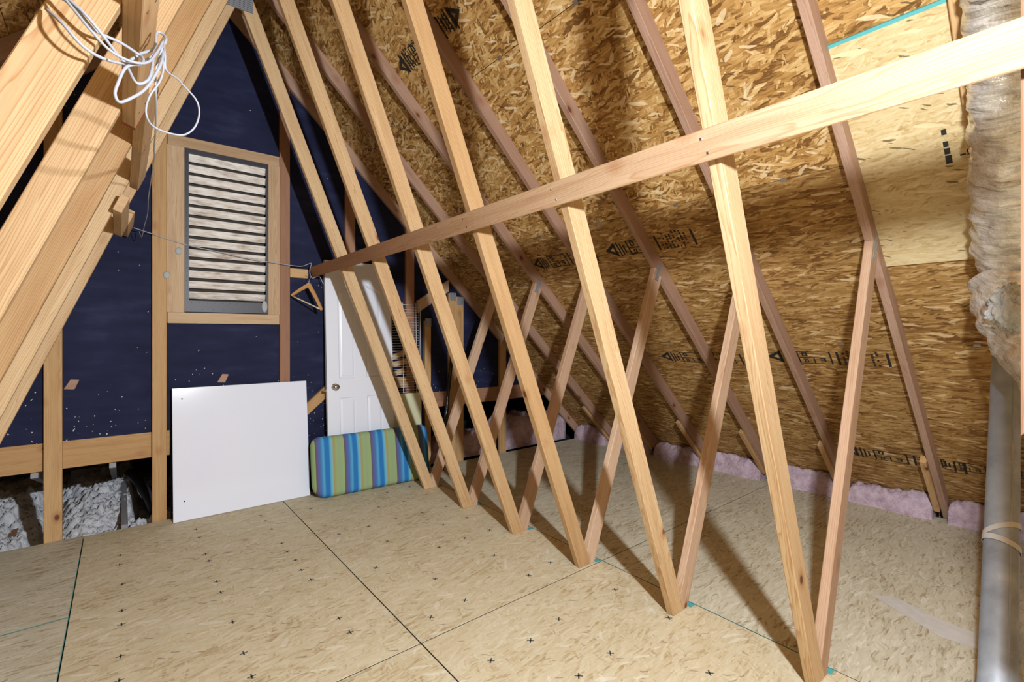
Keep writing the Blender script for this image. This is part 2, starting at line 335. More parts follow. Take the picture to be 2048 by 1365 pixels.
def tube(name, pts, r, mat, parent=None, sides=8, smooth_n=6, rf=None, cap=True, closed_spline=True):
    P = spline(pts, smooth_n) if smooth_n else [Vector(p) for p in pts]
    base = P[0].copy(); bm = bmesh.new(); rings = []
    up = Vector((0.31, 0.2, 0.93)); T0 = (P[1] - P[0]).normalized(); N0 = (up - T0 * up.dot(T0)).normalized()
    s = 0.0
    for i, p in enumerate(P):
        T = (P[min(i + 1, len(P) - 1)] - P[max(i - 1, 0)]).normalized()
        N0 = (N0 - T * N0.dot(T)).normalized(); B = T.cross(N0)
        if i: s += (p - P[i - 1]).length
        ring = []
        for k in range(sides):
            a = 2 * PI * k / sides; rr = rf(s, a) if rf else r
            ring.append(bm.verts.new(p - base + (N0 * math.cos(a) + B * math.sin(a)) * rr))
        rings.append(ring)
    for i in range(len(rings) - 1):
        for k in range(sides):
            bm.faces.new((rings[i][k], rings[i][(k + 1) % sides], rings[i + 1][(k + 1) % sides], rings[i + 1][k]))
    if cap: bm.faces.new(rings[0][::-1]); bm.faces.new(rings[-1])
    m = Matrix.Translation(base)
    if parent is not None: m = Matrix.Translation(-Vector(parent.location)) @ m
    return from_bm(name, bm, mat, parent, m, smooth=True)
def polys(name, faces, mat, mw, parent=None):
    bm = bmesh.new()
    for f in faces: bm.faces.new([bm.verts.new(Vector(p)) for p in f])
    me = bpy.data.meshes.new(name); bm.to_mesh(me); bm.free(); me.materials.append(M[mat])
    return from_me(name, me, parent, mw)

# ------------------------------------------------------------------ geometry constants
CX = 0.63                     # ridge line
S = 0.6096; Y1 = 0.687        # truss spacing, first truss in view
FX = 2.067; KW = 0.392        # inner web: X = FX - KW*Z
MR = 0.96; KR = 4.529         # lower edge of rafter: Z = KR - MR*X
HY = math.hypot(1, MR); DV = 0.089 * HY
YG = Y1 + 6 * S               # gable frame plane (4.345)
ang = math.atan(MR); ca, sa = math.cos(ang), math.sin(ang)
YB = -2.9                     # rear end of the attic
def mir(poly): return [(2 * CX - x, z) for x, z in poly][::-1]

# ------------------------------------------------------------------ floor
floor = empty('floor', (0, 0, 0), kind='structure')
g = 0.0028
xs = [-3.45, -2.63, -1.412, -0.1934, 1.0258, 2.245, 3.464, 4.715]
for i in range(len(xs) - 1):
    ys = [YB, -0.549, 1.8896, 4.328] if i != 2 else [YB, 0.698, 3.136, 4.345]
    if i in (0, 1): ys = [YB, -0.549, 1.8896, 4.33]
    for j in range(len(ys) - 1):
        mt = 'floor' if i in (3, 4) else 'floor2'
        ax = 'X' if i in (3, 4) else 'X'
        po_ = box('floor_panel', (xs[i] + g, ys[j] + g, -0.018), (xs[i + 1] - g, ys[j + 1] - g, 0.0), mt, floor, axis=ax, bv=0.0012)
        po_.data.materials.append(M['edge'])
        for p_ in po_.data.polygons:
            if p_.normal.z < 0.3: p_.material_index = 1
box('subfloor_joist_void', (-3.45, YB, -0.27), (4.72, 4.325, -0.25), 'darkgrey', floor, bv=0)
# teal edge marks along the panel edges beside the truss feet
for k in range(6):
    y = Y1 + k * S
    box('edge_paint', (2.200, y - 0.012, 0.0004), (2.240, y + 0.02, 0.0012), 'teal', floor, bv=0)
for (x, ya, yb) in ((-0.1934, 2.0, 4.0), (2.2475, 0.75, 1.6), (2.2475, 1.75, 2.2)):
    box('edge_paint', (x - 0.003, ya, 0.0002), (x - 0.0008, yb, 0.0009), 'teal', floor, bv=0)
box('edge_paint', (-1.4, 3.137, 0.0002), (-0.2, 3.141, 0.0009), 'teal', floor, bv=0)
polys('plaster_smear', [[(3.038, 0.755, 0.0008), (2.961, 0.615, 0.0008), (2.856, 0.45, 0.0008), (2.877, 0.23, 0.0008), (3.0, 0.23, 0.0008), (3.039, 0.497, 0.0008), (3.109, 0.666, 0.0008)][::-1]], 'smear', Matrix(), floor)
# printed nailing marks
def marks(x0, x1, y0, y1, dx, dy, diag, seed):
    rr = random.Random(seed); bm = bmesh.new()
    nx = int((x1 - x0) / dx); ny = int((y1 - y0) / dy)
    for i in range(nx + 1):
        for j in range(ny + 1):
            if rr.random() < 0.38: continue
            x = x0 + i * dx + rr.uniform(-.006, .006); y = y0 + j * dy + rr.uniform(-.02, .02); L = 0.016; wd = 0.003
            for a in ((0.0, PI / 2) if not diag else (PI / 4, -PI / 4)):
                u = Vector((math.cos(a), math.sin(a), 0)) * L; v = Vector((-math.sin(a), math.cos(a), 0)) * wd
                q = Vector((x, y, 0.0007))
                bm.faces.new([bm.verts.new(p) for p in (q - u - v, q + u - v, q + u + v, q - u + v)])
    return from_bm('nailing_marks', bm, 'edge', floor)
setp(marks(0.0, 0.95, 2.0, 4.1, 0.406, 0.152, False, 1), kind='stuff')
setp(marks(1.15, 2.0, 2.05, 3.95, 0.21, 0.305, True, 2), kind='stuff')
setp(marks(1.2, 2.1, 0.7, 1.75, 0.21, 0.305, True, 3), kind='stuff')

# ------------------------------------------------------------------ roof sheathing
ceil = empty('ceiling', (0, 0, 0), kind='structure')
ZS = KR + DV                                    # underside of sheathing: Z = ZS - MR*X
def slope_frame(right, s, y):
    X = CX + s * ca; Z = ZS - MR * X
    if right: return frame((X, y, Z), (0, 1, 0), (-sa, 0, -ca))
    return frame((2 * CX - X, y, Z), (0, 1, 0), (sa, 0, -ca))
def roof_panel(right, s0, s1, y0, y1, mat, name='roof_panel', drop=0.0, th=0.011, gap=0.0018):
    m = slope_frame(right, (s0 + s1) / 2, (y0 + y1) / 2)
    bm = bmesh.new(); bmesh.ops.create_cube(bm, size=1)
    for v in bm.verts: v.co = Vector((v.co.x * (y1 - y0 - 2 * gap), v.co.y * (s1 - s0 - 2 * gap), v.co.z * th - th / 2 + drop))
    return from_bm(name, bm, mat, ceil, m)
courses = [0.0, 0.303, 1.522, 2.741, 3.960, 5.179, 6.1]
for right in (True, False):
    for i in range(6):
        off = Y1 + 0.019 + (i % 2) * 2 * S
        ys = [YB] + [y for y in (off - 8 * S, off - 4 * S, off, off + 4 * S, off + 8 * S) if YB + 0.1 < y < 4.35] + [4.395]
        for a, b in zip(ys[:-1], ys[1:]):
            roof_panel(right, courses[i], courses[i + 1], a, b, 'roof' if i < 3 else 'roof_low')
    m = slope_frame(right, 3.05, 0.75)
    bm = bmesh.new(); bmesh.ops.create_cube(bm, size=1)
    for v in bm.verts: v.co = Vector((v.co.x * 7.35, v.co.y * 6.14, v.co.z * 0.004 - 0.016))
    from_bm('underlayment', bm, 'black', ceil, m)
roof_panel(True, 2.2, 3.36, 0.322, Y1, 'patch', 'repair_panel', drop=0.013, gap=0.0)
roof_panel(True, 2.188, 2.202, 0.322, Y1, 'teal', 'painted_edge', drop=0.0132, gap=0.0)
def clip(s, y):
    m = slope_frame(True, s, y); bm = bmesh.new(); bmesh.ops.create_cube(bm, size=1)
    for v in bm.verts: v.co = Vector((v.co.x * 0.028, v.co.y * 0.022, v.co.z * 0.003 + 0.001))
    from_bm('panel_clip', bm, 'nail', ceil, m)
for k in range(-1, 6):
    for s in courses[2:5]: clip(s, Y1 + (k + 0.5) * S + 0.02)
# printed grade stamps: logo triangle, framed figures and rows of tiny print
def ring_faces(x0, y0, x1, y1, t):
    return [[(x0, y0), (x1, y0), (x1, y0 + t), (x0, y0 + t)], [(x0, y1 - t), (x1, y1 - t), (x1, y1), (x0, y1)],
            [(x0, y0), (x0 + t, y0), (x0 + t, y1), (x0, y1)], [(x1 - t, y0), (x1, y0), (x1, y1), (x1 - t, y1)]]
DIG = {'0': ['111', '101', '101', '101', '111'], '3': ['111', '001', '111', '001', '111'], '9': ['111', '101', '111', '001', '111'], 'S': ['111', '100', '111', '001', '111']}
def digit(ch, x, y, h):
    p = h / 5; out = []
    for r, row in enumerate(DIG[ch]):
        for c_, b in enumerate(row):
            if b == '1':
                xx = x + c_ * p; yy = y + (4 - r) * p
                out.append([(xx, yy), (xx + p, yy), (xx + p, yy + p), (xx, yy + p)])
    return out
def stamp(s, y, seed, flip=1, scale=1.15):
    rr = random.Random(seed); F = []
    H = 0.085
    F += [[(0, 0), (0.05, -0.045), (0.05, -0.028), (0.022, 0)], [(0, 0), (0.022, 0), (0.05, 0.028), (0.05, 0.045)], [(0.04, -0.03), (0.05, -0.03), (0.05, 0.03), (0.04, 0.03)]]
    for i in range(3):
        x = 0.058 + i * 0.012; F.append([(x, -0.045 + i * .01), (x + 0.006, -0.045 + i * .01), (x + 0.006, 0.045 - i * .012), (x, 0.045 - i * .012)])
    F += ring_faces(0.10, -H / 2, 0.20, H / 2, 0.005) + ring_faces(0.10, -H / 2, 0.15, 0.0, 0.004)
    F += digit('0', 0.115, 0.008, 0.028) + digit('3', 0.165, -0.030, 0.028) + digit('0', 0.117, -0.034, 0.022)
    x = 0.215
    F.append([(x, -H / 2), (x + 0.007, -H / 2), (x + 0.007, H / 2), (x, H / 2)])
    for col in range(8):
        xx = 0.232 + col * 0.0125
        if rr.random() < 0.12: continue
        yy = -H / 2
        while yy < H / 2:
            L = rr.uniform(0.004, 0.014)
            if rr.random() < 0.75: F.append([(xx, yy), (xx + rr.uniform(.004, .008), yy), (xx + 0.006, yy + L), (xx, yy + L)])
            yy += L + rr.uniform(0.002, 0.006)
    F.append([(0.345, -H / 2), (0.352, -H / 2), (0.352, H / 2), (0.345, H / 2)])
    m = slope_frame(True, s, y)
    return polys('printed_stamp', [[(-flip * px * scale * 1.75, -flip * py * scale * 1.25, 0.0016) for px, py in f] for f in F], 'stamp', m, ceil)
for i, (s, y) in enumerate([(3.0, 3.12), (2.99, 2.31), (4.15, 2.40), (4.10, 1.50), (5.17, 1.26), (1.21, 3.08)]): stamp(s, y, i + 3)
stamp(1.20, 2.30, 20, -1); stamp(5.15, 0.77, 21, 1, 0.9)
m = slope_frame(True, 2.80, 0.40)
polys('printed_stamp', [[(-x * 1.0, -y, 0.0146) for x, y in f] for f in
      [[(0, .10), (.016, .10), (.016, .125), (0, .125)], [(0, .045), (.016, .045), (.016, .07), (0, .07)], [(0, .01), (.018, .01), (.018, .038), (0, .038)], [(0, -.035), (.02, -.035), (.02, .004), (0, .004)], [(.045, -.01), (.062, -.01), (.062, -.003), (.045, -.003)]] + digit('9', .066, -.012, .026)], 'black', m, ceil)

# ------------------------------------------------------------------ roof trusses
T = 0.0381
webI = [(FX, 0.0005), (FX + 0.0956, 0.0005), (CX + 0.002, 3.915), (CX + 0.002, (FX - CX) / KW - 0.004)]
webO = [(2.163, 0.0005), (2.193, 0.0005), (2.890, 1.7545), (2.820, 1.8215), (2.1305, 0.085)]
raft = [(CX + 0.001, KR - MR * CX), (4.97, KR - MR * 4.97), (4.97, ZS - MR * 4.97 - .001), (CX + 0.001, ZS - MR * CX - .001)]
dI = (-KW, 1.0); dO = (0.397, 1.0); dR = (1.0, -MR)
parts = []
def add(nm, poly, y0, y1, mat, d, bv=0.0025): parts.append((nm, *prism_me(nm, poly, y0, y1, mat, d, bv)))
def md(d): return (-d[0], d[1])
add('rafter', raft, 0, T, 'rafter', dR); add('rafter', mir(raft), 0, T, 'rafter', md(dR))
add('web', webI, 0, T, 'web', dI); add('web', mir(webI), 0, T, 'web', md(dI))
add('web', webO, 0, T, 'outer', dO); add('web', mir(webO), 0, T, 'outer', md(dO))
sc0 = [(4.16, KR - MR * 4.16 - 0.03), (4.62, KR - MR * 4.62 - 0.03), (4.62, KR - MR * 4.62 + 0.055), (4.21, KR - MR * 4.21 + 0.055)]
add('heel_scab', sc0, T + 0.001, 2 * T, 'stud', dR); add('heel_scab', mir(sc0), T + 0.001, 2 * T, 'stud', md(dR))
pl1 = [(2.806, 1.735), (2.843, 1.722), (2.895, 1.832), (2.858, 1.853)]
for p in (pl1, mir(pl1)): add('connector_plate', p, -0.0016, -0.0002, 'plate', (0.4, 1), 0)
pl2 = [(CX - 0.085, 3.60), (CX + 0.085, 3.60), (CX + 0.085, 3.98), (CX - 0.085, 3.98)]
add('connector_plate', pl2, -0.0016, -0.0002, 'plate', (0, 1), 0)
labels = {
 0: 'roof truss nearest the galvanized pipe, its V foot cut off at the bottom edge',
 1: 'second roof truss from the galvanized pipe, V foot beside the teal floor seam',
 2: 'third roof truss from the galvanized pipe, V foot at the crossing floor seam',
 3: 'fourth roof truss from the galvanized pipe, crossed by the brown brace above',
 4: 'fifth roof truss from the galvanized pipe, V foot just beyond the striped cushion',
 5: 'roof truss closest to the gable wall, its V foot against the striped cushion',
 -1: 'roof truss beside the camera with foil duct running past it, out of frame'}
for k in range(-1, 6):
    y = Y1 + k * S if k >= 0 else -0.03 + (k + 1) * S
    t = empty('roof_truss', (CX, y, 0), label=labels.get(k, 'roof truss standing behind the camera'), cat='roof truss', group='row of identical roof trusses')
    for nm, me, m in parts:
        o = bpy.data.objects.new(nm, me); C.objects.link(o); o.parent = t
        o.matrix_local = Matrix.Translation((-CX, 0, 0)) @ m

# ------------------------------------------------------------------ gable wall
wall = empty('wall_gable', (0, YG + T, 0), kind='structure')
def zs_(x): return ZS - MR * (x if x > CX else 2 * CX - x)
VX0, VX1, VZ0, VZ1 = 0.375, 0.950, 1.528, 2.766        # opening for the louvered vent
for pol in ([(-2.74, 0.62), (VX0, 0.62), (VX0, zs_(VX0)), (-2.74, zs_(-2.74))],
            [(VX1, 0.62), (4.0, 0.62), (4.0, zs_(4.0)), (VX1, zs_(VX1))],
            [(VX0, 0.62), (VX1, 0.62), (VX1, VZ0), (VX0, VZ0)],
            [(VX0, VZ1), (VX1, VZ1), (VX1, zs_(VX1)), (CX, zs_(CX)), (VX0, zs_(VX0))]):
    prism('wall_sheathing', pol, YG + T + 0.001, YG + T + 0.012, 'navy', (1, 0), wall, 0)
# lower sheathing between the studs beside the door
prism('wall_sheathing', [(0.29, -0.3), (2.45, -0.3), (2.45, 0.62), (0.29, 0.62)], YG + T + 0.001, YG + T + 0.012, 'navy', (1, 0), wall, 0)
gt = empty('gable_truss', (CX, YG, 0), label='gable end truss frame of upright flat studs against the navy wall', cat='gable frame')
prism('rafter', raft, YG, YG + T, 'rafter', dR, gt); prism('rafter', mir(raft), YG, YG + T, 'rafter', md(dR), gt)
def zroof(x): return KR - MR * (x if x > CX else 2 * CX - x)
def gstud(x0, x1, z0, mat, ztop=None, name='stud'):
    if ztop is None: p = [(x0, z0), (x1, z0), (x1, zroof(x1) - .001), (x0, zroof(x0) - .001)]
    else: p = [(x0, z0), (x1, z0), (x1, ztop), (x0, ztop)]
    return prism(name, p, YG, YG + T, mat, (0, 1), gt)
gstud(-0.390, -0.301, -0.24, 'stud'); gstud(0.176, 0.262, -0.24, 'stud')
gstud(-1.0, -0.911, -0.24, 'stud'); gstud(-1.61, -1.521, -0.24, 'stud')
gstud(1.034, 1.114, -0.05, 'darkwood'); gstud(1.590, 1.679, -0.05, 'darkwood'); gstud(2.195, 2.284, -0.05, 'darkwood')
gstud(2.405, 2.474, -0.05, 'stud', 1.50); gstud(2.695, 2.781, -0.05, 'stud', 1.80); gstud(2.785, 2.874, -0.05, 'stud', 1.765); gstud(3.375, 3.464, -0.05, 'stud')
prism('diagonal_web', [(2.32, 1.575), (2.32, 1.70), (2.69, 1.94), (2.69, 1.815)], YG, YG + T, 'outer', (1, 0.65), gt)
prism('diagonal_web', [(1.19, 0.60), (1.42, 0.80), (1.42, 0.91), (1.19, 0.71)], YG, YG + T, 'stud', (1, 0.9), gt)
box('nailing_block', (1.115, YG, 1.848), (1.262, YG + T, 1.926), 'stud', gt)
for (x, z, ww) in ((2.405, 1.44, 0.07), (2.70, 1.72, 0.075), (2.79, 1.68, 0.08)):
    prism('connector_plate', [(x, z), (x + ww, z), (x + ww, z + 0.085), (x, z + 0.085)], YG - 0.0018, YG - 0.0003, 'plate', (1, 0), gt, 0)
hd = box('header_board', (-3.2, YG + T, 0.462), (0.284, YG + 2 * T, 0.648), 'stud', gt)
box('header_board', (2.5, YG + T, 0.60), (4.3, YG + 2 * T, 0.76), 'darkwood', gt)
box('short_rail', (-0.42, YG + T + 0.012, 2.02), (0.176, YG + T + 0.05, 2.115), 'trim', gt)
# louvered gable vent framed in boards
gv = empty('gable_vent', (0.65, YG, 1.45), label='tall louvered gable vent framed in boards above the white panel', cat='vent')
box('side_trim', (0.266, YG - 0.002, 1.53), (0.368, YG + T, 2.765), 'trim', gv, 'Z')
box('side_trim', (0.945, YG - 0.002, 1.53), (1.030, YG + T, 2.765), 'trim', gv, 'Z')
box('head_trim', (0.266, YG - 0.003, 2.768), (1.030, YG + T, 2.85), 'trim', gv)
box('sill_trim', (0.266, YG - 0.003, 1.445), (1.030, YG + T, 1.527), 'trim', gv)
fr = empty('vent_frame', (0, 0, 0)); fr.parent = gv
fx0, fx1, fz0, fz1 = 0.385, 0.944, 1.533, 2.764
bmf = bmesh.new()
for lo, hi in (((fx0 - .014, YG - 0.012, fz0), (fx0 + .012, YG + 0.03, fz1)), ((fx1 - .016, YG - .012, fz0), (fx1 + 0.0, YG + .03, fz1)), ((fx0 + .012, YG - .012, fz1 - .03), (fx1 - .016, YG + .03, fz1)), ((fx0 + .012, YG - .012, fz0), (fx1 - .016, YG + .03, fz0 + .085))):
    r = bmesh.ops.create_cube(bmf, size=1)
    for v in r['verts']: v.co = Vector([(lo[i] + hi[i]) / 2 + v.co[i] * (hi[i] - lo[i]) - gv.location[i] for i in range(3)])
bpy.data.objects.remove(fr)
vf = from_bm('vent_frame', bmf, 'frame', gv)
rr = random.Random(5)
bms = bmesh.new()
pts = [(fx0 + rr.uniform(-.004, .004), z) for z in [fz0 + .03 + i * .034 for i in range(36)]] + [(fx1 - .008, fz0 + .03 + i * .034) for i in range(36)] + [(fx0 + .03 + i * .04, fz1 - .014) for i in range(13)] + [(fx0 + .03 + i * .05, fz0 + .07) for i in range(10)] + [(fx0 + .03 + i * .07, fz0 + .02) for i in range(8)]
for x, z in pts:
    r = bmesh.ops.create_icosphere(bms, subdivisions=1, radius=0.0032)
    for v in r['verts']: v.co = v.co + Vector((x - gv.location.x, YG - .0125 - gv.location.y, z - gv.location.z))
setp(from_bm('staples', bms, 'nail', vf), kind='stuff')
box('slat_shade_sheet', (fx0 - .01, YG + 0.085, fz0), (fx1, YG + 0.09, fz1), 'slat_shade', gv, bv=0)  # added dark sheet, its colour stands in for shade between the slats
sm = None
for i in range(14):
    z = fz0 + 0.095 + i * 0.0805
    if sm is None:
        so = stick('slat', (fx0 + .012, YG + .035, 0), (fx1 - .014, YG + .035, 0), 0.057, 0.008, (0, 0.040, -0.082), 'slat', gv, 0.001); sm = so
        so.location.z = z + 0.035 - gv.location.z
    else:
        o = sm.copy(); C.objects.link(o); o.parent = gv; o.location.z = z + 0.035 - gv.location.z
for x, z in ((0.262, 1.80), (0.335, 1.985), (0.915, 1.59)):
    lathe_p = bmesh.new(); bmesh.ops.create_icosphere(lathe_p, subdivisions=2, radius=1)
    for v in lathe_p.verts: v.co = Vector((v.co.x * 0.022, v.co.y * 0.006, v.co.z * (0.028 if x < .9 else 0.05)))
    from_bm('putty_plug', lathe_p, 'plug', gv, Matrix.Translation(Vector((x, YG - 0.004 if x < .9 else YG - 0.014, z)) - gv.location), True)
for x, z, lb in ((-0.262, 1.025, 'small torn wood scrap nailed to the navy wall beside the left stud'), (0.62, 1.015, 'small wood scrap on the navy wall just above the white panel')):
    setp(prism('wood_scrap', [(x - 0.035, z - 0.03), (x + 0.02, z - 0.035), (x + 0.045, z + 0.03), (x, z + 0.035)], YG + T - 0.014, YG + T + 0.0005, 'rafter', (1, 0.4)), lb, 'wood scrap')
# ------------------------------------------------------------------ rear wall behind the camera
bw = empty('wall_back', (0, YB, 0), kind='structure')
prism('wall_sheathing', [(-3.3, -0.2), (4.6, -0.2), (4.6, ZS - MR * 4.6), (CX, ZS - MR * CX), (2 * CX - 4.6, ZS - MR * 4.6)], YB - 0.012, YB, 'roof', (1, 0), bw, 0)

# ------------------------------------------------------------------ longitudinal braces
def brace(zb, ya, yb, right, label, mat='brace', redend=False):
    sgn = -1 if right else 1
    X = (FX - KW * zb) if right else (2 * CX - FX + KW * zb)
    up = Vector((sgn * 0.365, 0, 0.931)); nrm = Vector((sgn * 0.931, 0, -0.365))
    c = Vector((X, 0, zb)) + up * 0.0445 + nrm * (0.0191 + 0.0006)
    A = Vector((c.x, ya, c.z)); B = Vector((c.x, yb, c.z))
    e = empty('lateral_brace', (A + B) / 2, label=label, cat='brace')
    stick('board', A, B, 0.089, T, up, mat, e)
    for k in range(-1, 6):
        yk = (Y1 + k * S if k >= 0 else 0.055) + T / 2
        if ya < yk < yb:
            for dz in (-0.022, 0.02):
                q = Vector((c.x, yk + 0.006 * (1 if dz > 0 else -1), c.z)) + up * dz + nrm * 0.0192
                stick('nail_head', q, q + nrm * 0.0012, 0.0075, 0.0075, up, 'nail', e, 0.001)
    if redend:
        stick('painted_end', B - Vector((0, 0.022, 0)), B + Vector((0, 0.0006, 0)), 0.0895, T + 0.0008, up, 'redend', e, 0)
    return e
brace(1.872, -1.4, 4.335, True, 'long brace board crossing all right-hand webs toward the hanger', 'far_brown')
brace(2.060, -1.4, 2.035, False, 'nearest left brace board with white cables looped round it and red end', redend=True)
brace(2.146, 1.915, 3.25, False, 'left brace board with faded stamp, between the red-ended board and the gable')
brace(1.975, 3.04, 3.80, False, 'short lapped left brace block below the stamped brace board')
brace(2.062, 3.81, 4.335, False, 'last left brace board ending at the gable above the short rail')

# hanging post at the right edge
po = empty('hanging_post', (1.38, 0.075, 1.17), label='upright brown post fixed behind the brace at the right edge', cat='post')
box('post_board', (1.352, 0.056, 1.17), (1.441, 0.0945, 3.1), 'darkwood', po, 'Z')
nr = empty('jack_rafter', (2.6, 0.30, 2.0), label='short rafter beside the pale repair panel behind the foil duct', cat='rafter')
prism('rafter_board', [(1.55, KR - MR * 1.55 + .03), (3.35, KR - MR * 3.35 + .03), (3.35, ZS - MR * 3.35 - .002), (1.55, ZS - MR * 1.55 - .002)], 0.283, 0.321, 'stud', dR, nr)

# ------------------------------------------------------------------ foil duct, pipe, strap
def wrinkle(R, amp, f=38):
    def fn(s, a):
        n1 = noise.noise(Vector((math.cos(a) * 1.6, math.sin(a) * 1.6, s * 14)))
        n2 = noise.noise(Vector((math.cos(a) * 4 + 5, math.sin(a) * 4, s * 40)))
        return R * (1 + 0.02 * math.sin(s * 2 * PI / 0.09)) + amp * n1 + amp * 0.7 * n2
    return fn
fd = empty('flexible_duct', (2.44, 0.19, 2.0), label='upper wrinkled silver foil duct running down under the rafters', cat='duct')
tube('foil_jacket', [(1.75, 0.130, 2.665), (2.08, 0.150, 2.36), (2.26, 0.166, 2.185), (2.45, 0.182, 1.99), (2.64, 0.200, 1.80), (2.78, 0.212, 1.655)], 0.12, 'foil', fd, 40, 26, wrinkle(0.118, 0.016))
fs = empty('flexible_duct', (2.74, 0.2, 1.42), label='lower torn foil duct sleeve with white wool over the grey pipe', cat='duct')
tube('foil_jacket', [(2.80, 0.222, 1.600), (2.775, 0.208, 1.50), (2.72, 0.175, 1.40), (2.66, 0.115, 1.28), (2.62, 0.05, 1.17)], 0.125, 'foil', fs, 40, 26, wrinkle(0.126, 0.013), cap=False)
bm = bmesh.new(); bmesh.ops.create_icosphere(bm, subdivisions=5, radius=1)
for v in bm.verts:
    n = noise.fractal(v.co * 2.2, 0.8, 2.1, 5)
    n2 = noise.fractal(v.co * 9, 0.8, 2.1, 4)
    p = v.co * (1 + 0.30 * n + 0.10 * n2); v.co = Vector((p.x * 0.05, p.y * 0.06, p.z * 0.085))
from_bm('torn_wool', bm, 'wool', fs, Matrix.Translation(Vector((2.578, 0.206, 1.462)) - Vector(fs.location)), True)
pp = empty('metal_pipe', (2.2, 0.21, 0.0), label='leaning galvanized metal vent pipe at the right with a seam', cat='pipe')
PA, PB = Vector((2.145, 0.206, 0.003)), Vector((3.30, 0.279, 1.262))
tube('pipe_tube', [PA, PA.lerp(PB, .3), PA.lerp(PB, .7), PB], 0.0505, 'galv', pp, 40, 4)
tv = (PB - PA).normalized(); sv = tv.cross(Vector((0, 0, 1))).normalized(); nv = sv.cross(tv)
side = (-nv * 0.0 - sv * 0.0)
for a in (math.radians(-58),):
    dd_ = None
vcam = (Vector((0, 0, 1.36)) - PA.lerp(PB, .3)); vcam = (vcam - tv * vcam.dot(tv)).normalized(); rgt = tv.cross(vcam)
sd = (vcam * 0.86 - rgt * 0.5).normalized()
sd2 = (vcam * 0.86 + rgt * 0.5).normalized()
seamdir = sd if sd.y < sd2.y else sd2
stick('lock_seam', PA + seamdir * 0.0507, PB + seamdir * 0.0507, 0.005, 0.003, seamdir.cross(tv), 'galv', pp, 0.0008)
st = empty('strap', PA.lerp(PB, .52), label='grey flat strap wound twice round the galvanized pipe', cat='strap')
def helix(t0, turns, pitch, a0, n=40, r=0.0525):
    out = []
    for i in range(n + 1):
        a = a0 + turns * 2 * PI * i / n
        out.append(PA + tv * (t0 + pitch * i / n) + (vcam * math.cos(a) + rgt * math.sin(a)) * r)
    return out
def band(name, pts, wd, mat, parent):
    bm = bmesh.new(); pr = None; base = Vector(parent.location)
    for p in pts:
        ax = PA + tv * ((p - PA).dot(tv)); rd = (p - ax).normalized()
        a = [bm.verts.new(p + tv * (wd * s_) + rd * e_ - base) for s_, e_ in ((-.5, 0), (.5, 0), (.5, 0.0015), (-.5, 0.0015))]
        if pr:
            for i in range(4): bm.faces.new((pr[i], pr[(i + 1) % 4], a[(i + 1) % 4], a[i]))
        pr = a
    return from_bm(name, bm, mat, parent, smooth=False)
L = (PB - PA).length
rgi = rgt if rgt.dot(Vector((0.774, -0.633, 0))) > 0 else -rgt
def hoop(t0, k, r, n=48):
    return [PA + tv * (t0 + k * math.sin(2 * PI * i / n)) + (vcam * math.cos(2 * PI * i / n) + rgi * math.sin(2 * PI * i / n)) * r for i in range(n + 1)]
band('strap_loop', hoop(L * 0.465, 0.030, 0.0522), 0.022, 'strap', st)
band('strap_loop', hoop(L * 0.432, -0.012, 0.0535), 0.022, 'strap', st)

# ------------------------------------------------------------------ insulation
def lump(name, x0, x1, y0, y1, zt, mat, seed, nx=30, ny=60, amp=0.05, zb=-0.1, xback=None, **p):
    bm = bmesh.new(); V = []
    c = Vector(((x0 + x1) / 2, (y0 + y1) / 2, zb))
    for i in range(nx + 1):
        row = []
        for j in range(ny + 1):
            u, v = i / nx, j / ny
            x = x0 + (x1 - x0) * u; y = y0 + (y1 - y0) * v
            q = Vector((x * 6 + seed, y * 5, seed * 1.7))
            h_ = zt * (min(1, u / 0.22) ** 0.6) * (0.72 + 0.28 * (min(1, min(v, 1 - v) / 0.1)) ** 0.5)
            h_ += 0.018 * noise.fractal(q * 5, 0.8, 2.1, 4)
            h_ += amp * noise.fractal(q, 0.9, 2.1, 4) * (0.4 + 0.6 * min(1, u / .2))
            x += 0.035 * noise.noise(q * 1.3 + Vector((9, 3, 1))) * (1 - u) - 0.02 * math.sin(min(1, u / .3) * PI)
            row.append(bm.verts.new(Vector((x, y, max(min(h_, ZS - MR * x - 0.012), 0.002))) - c))
        V.append(row)
    for i in range(nx):
        for j in range(ny): bm.faces.new((V[i][j], V[i + 1][j], V[i + 1][j + 1], V[i][j + 1]))
    bd = [e for e in bm.edges if len(e.link_faces) == 1]
    r = bmesh.ops.extrude_edge_only(bm, edges=bd)
    for v in r['geom']:
        if isinstance(v, bmesh.types.BMVert): v.co.z = 0.1 - 0.0 + (-0.0)
    o = from_bm(name, bm, mat, None, Matrix.Translation(c), True)
    return setp(o, **p)
ordn = ['nearest the galvanized pipe', 'second bay from the galvanized pipe', 'third bay from the galvanized pipe', 'fourth bay from the galvanized pipe', 'fifth bay from the galvanized pipe', 'sixth bay from the galvanized pipe', 'last bay before the gable wall']
for k in range(-1, 6):
    ya = (Y1 + k * S if k >= 0 else 0.02) + 0.082; yb = Y1 + (k + 1) * S - 0.006
    lump('insulation_batt', 4.59, 4.80, ya, yb, 0.16 + 0.02 * ((k * 5) % 3), 'pink', k * 3.1 + 5, label='pink fibreglass insulation batt at the eave, ' + ordn[k + 1], cat='insulation', group='pink batts along the eave')
lump('insulation_batt', 3.50, 4.50, 4.40, 4.95, 0.34, 'pink', 31.0, 24, 16, 0.08, label='pink insulation heaped behind the gable studs beside the eave', cat='insulation')
lump('insulation_batt', 2.50, 3.36, 4.42, 4.75, 0.26, 'pink', 47.0, 22, 12, 0.07, label='pink insulation heaped behind the paired gable studs', cat='insulation')
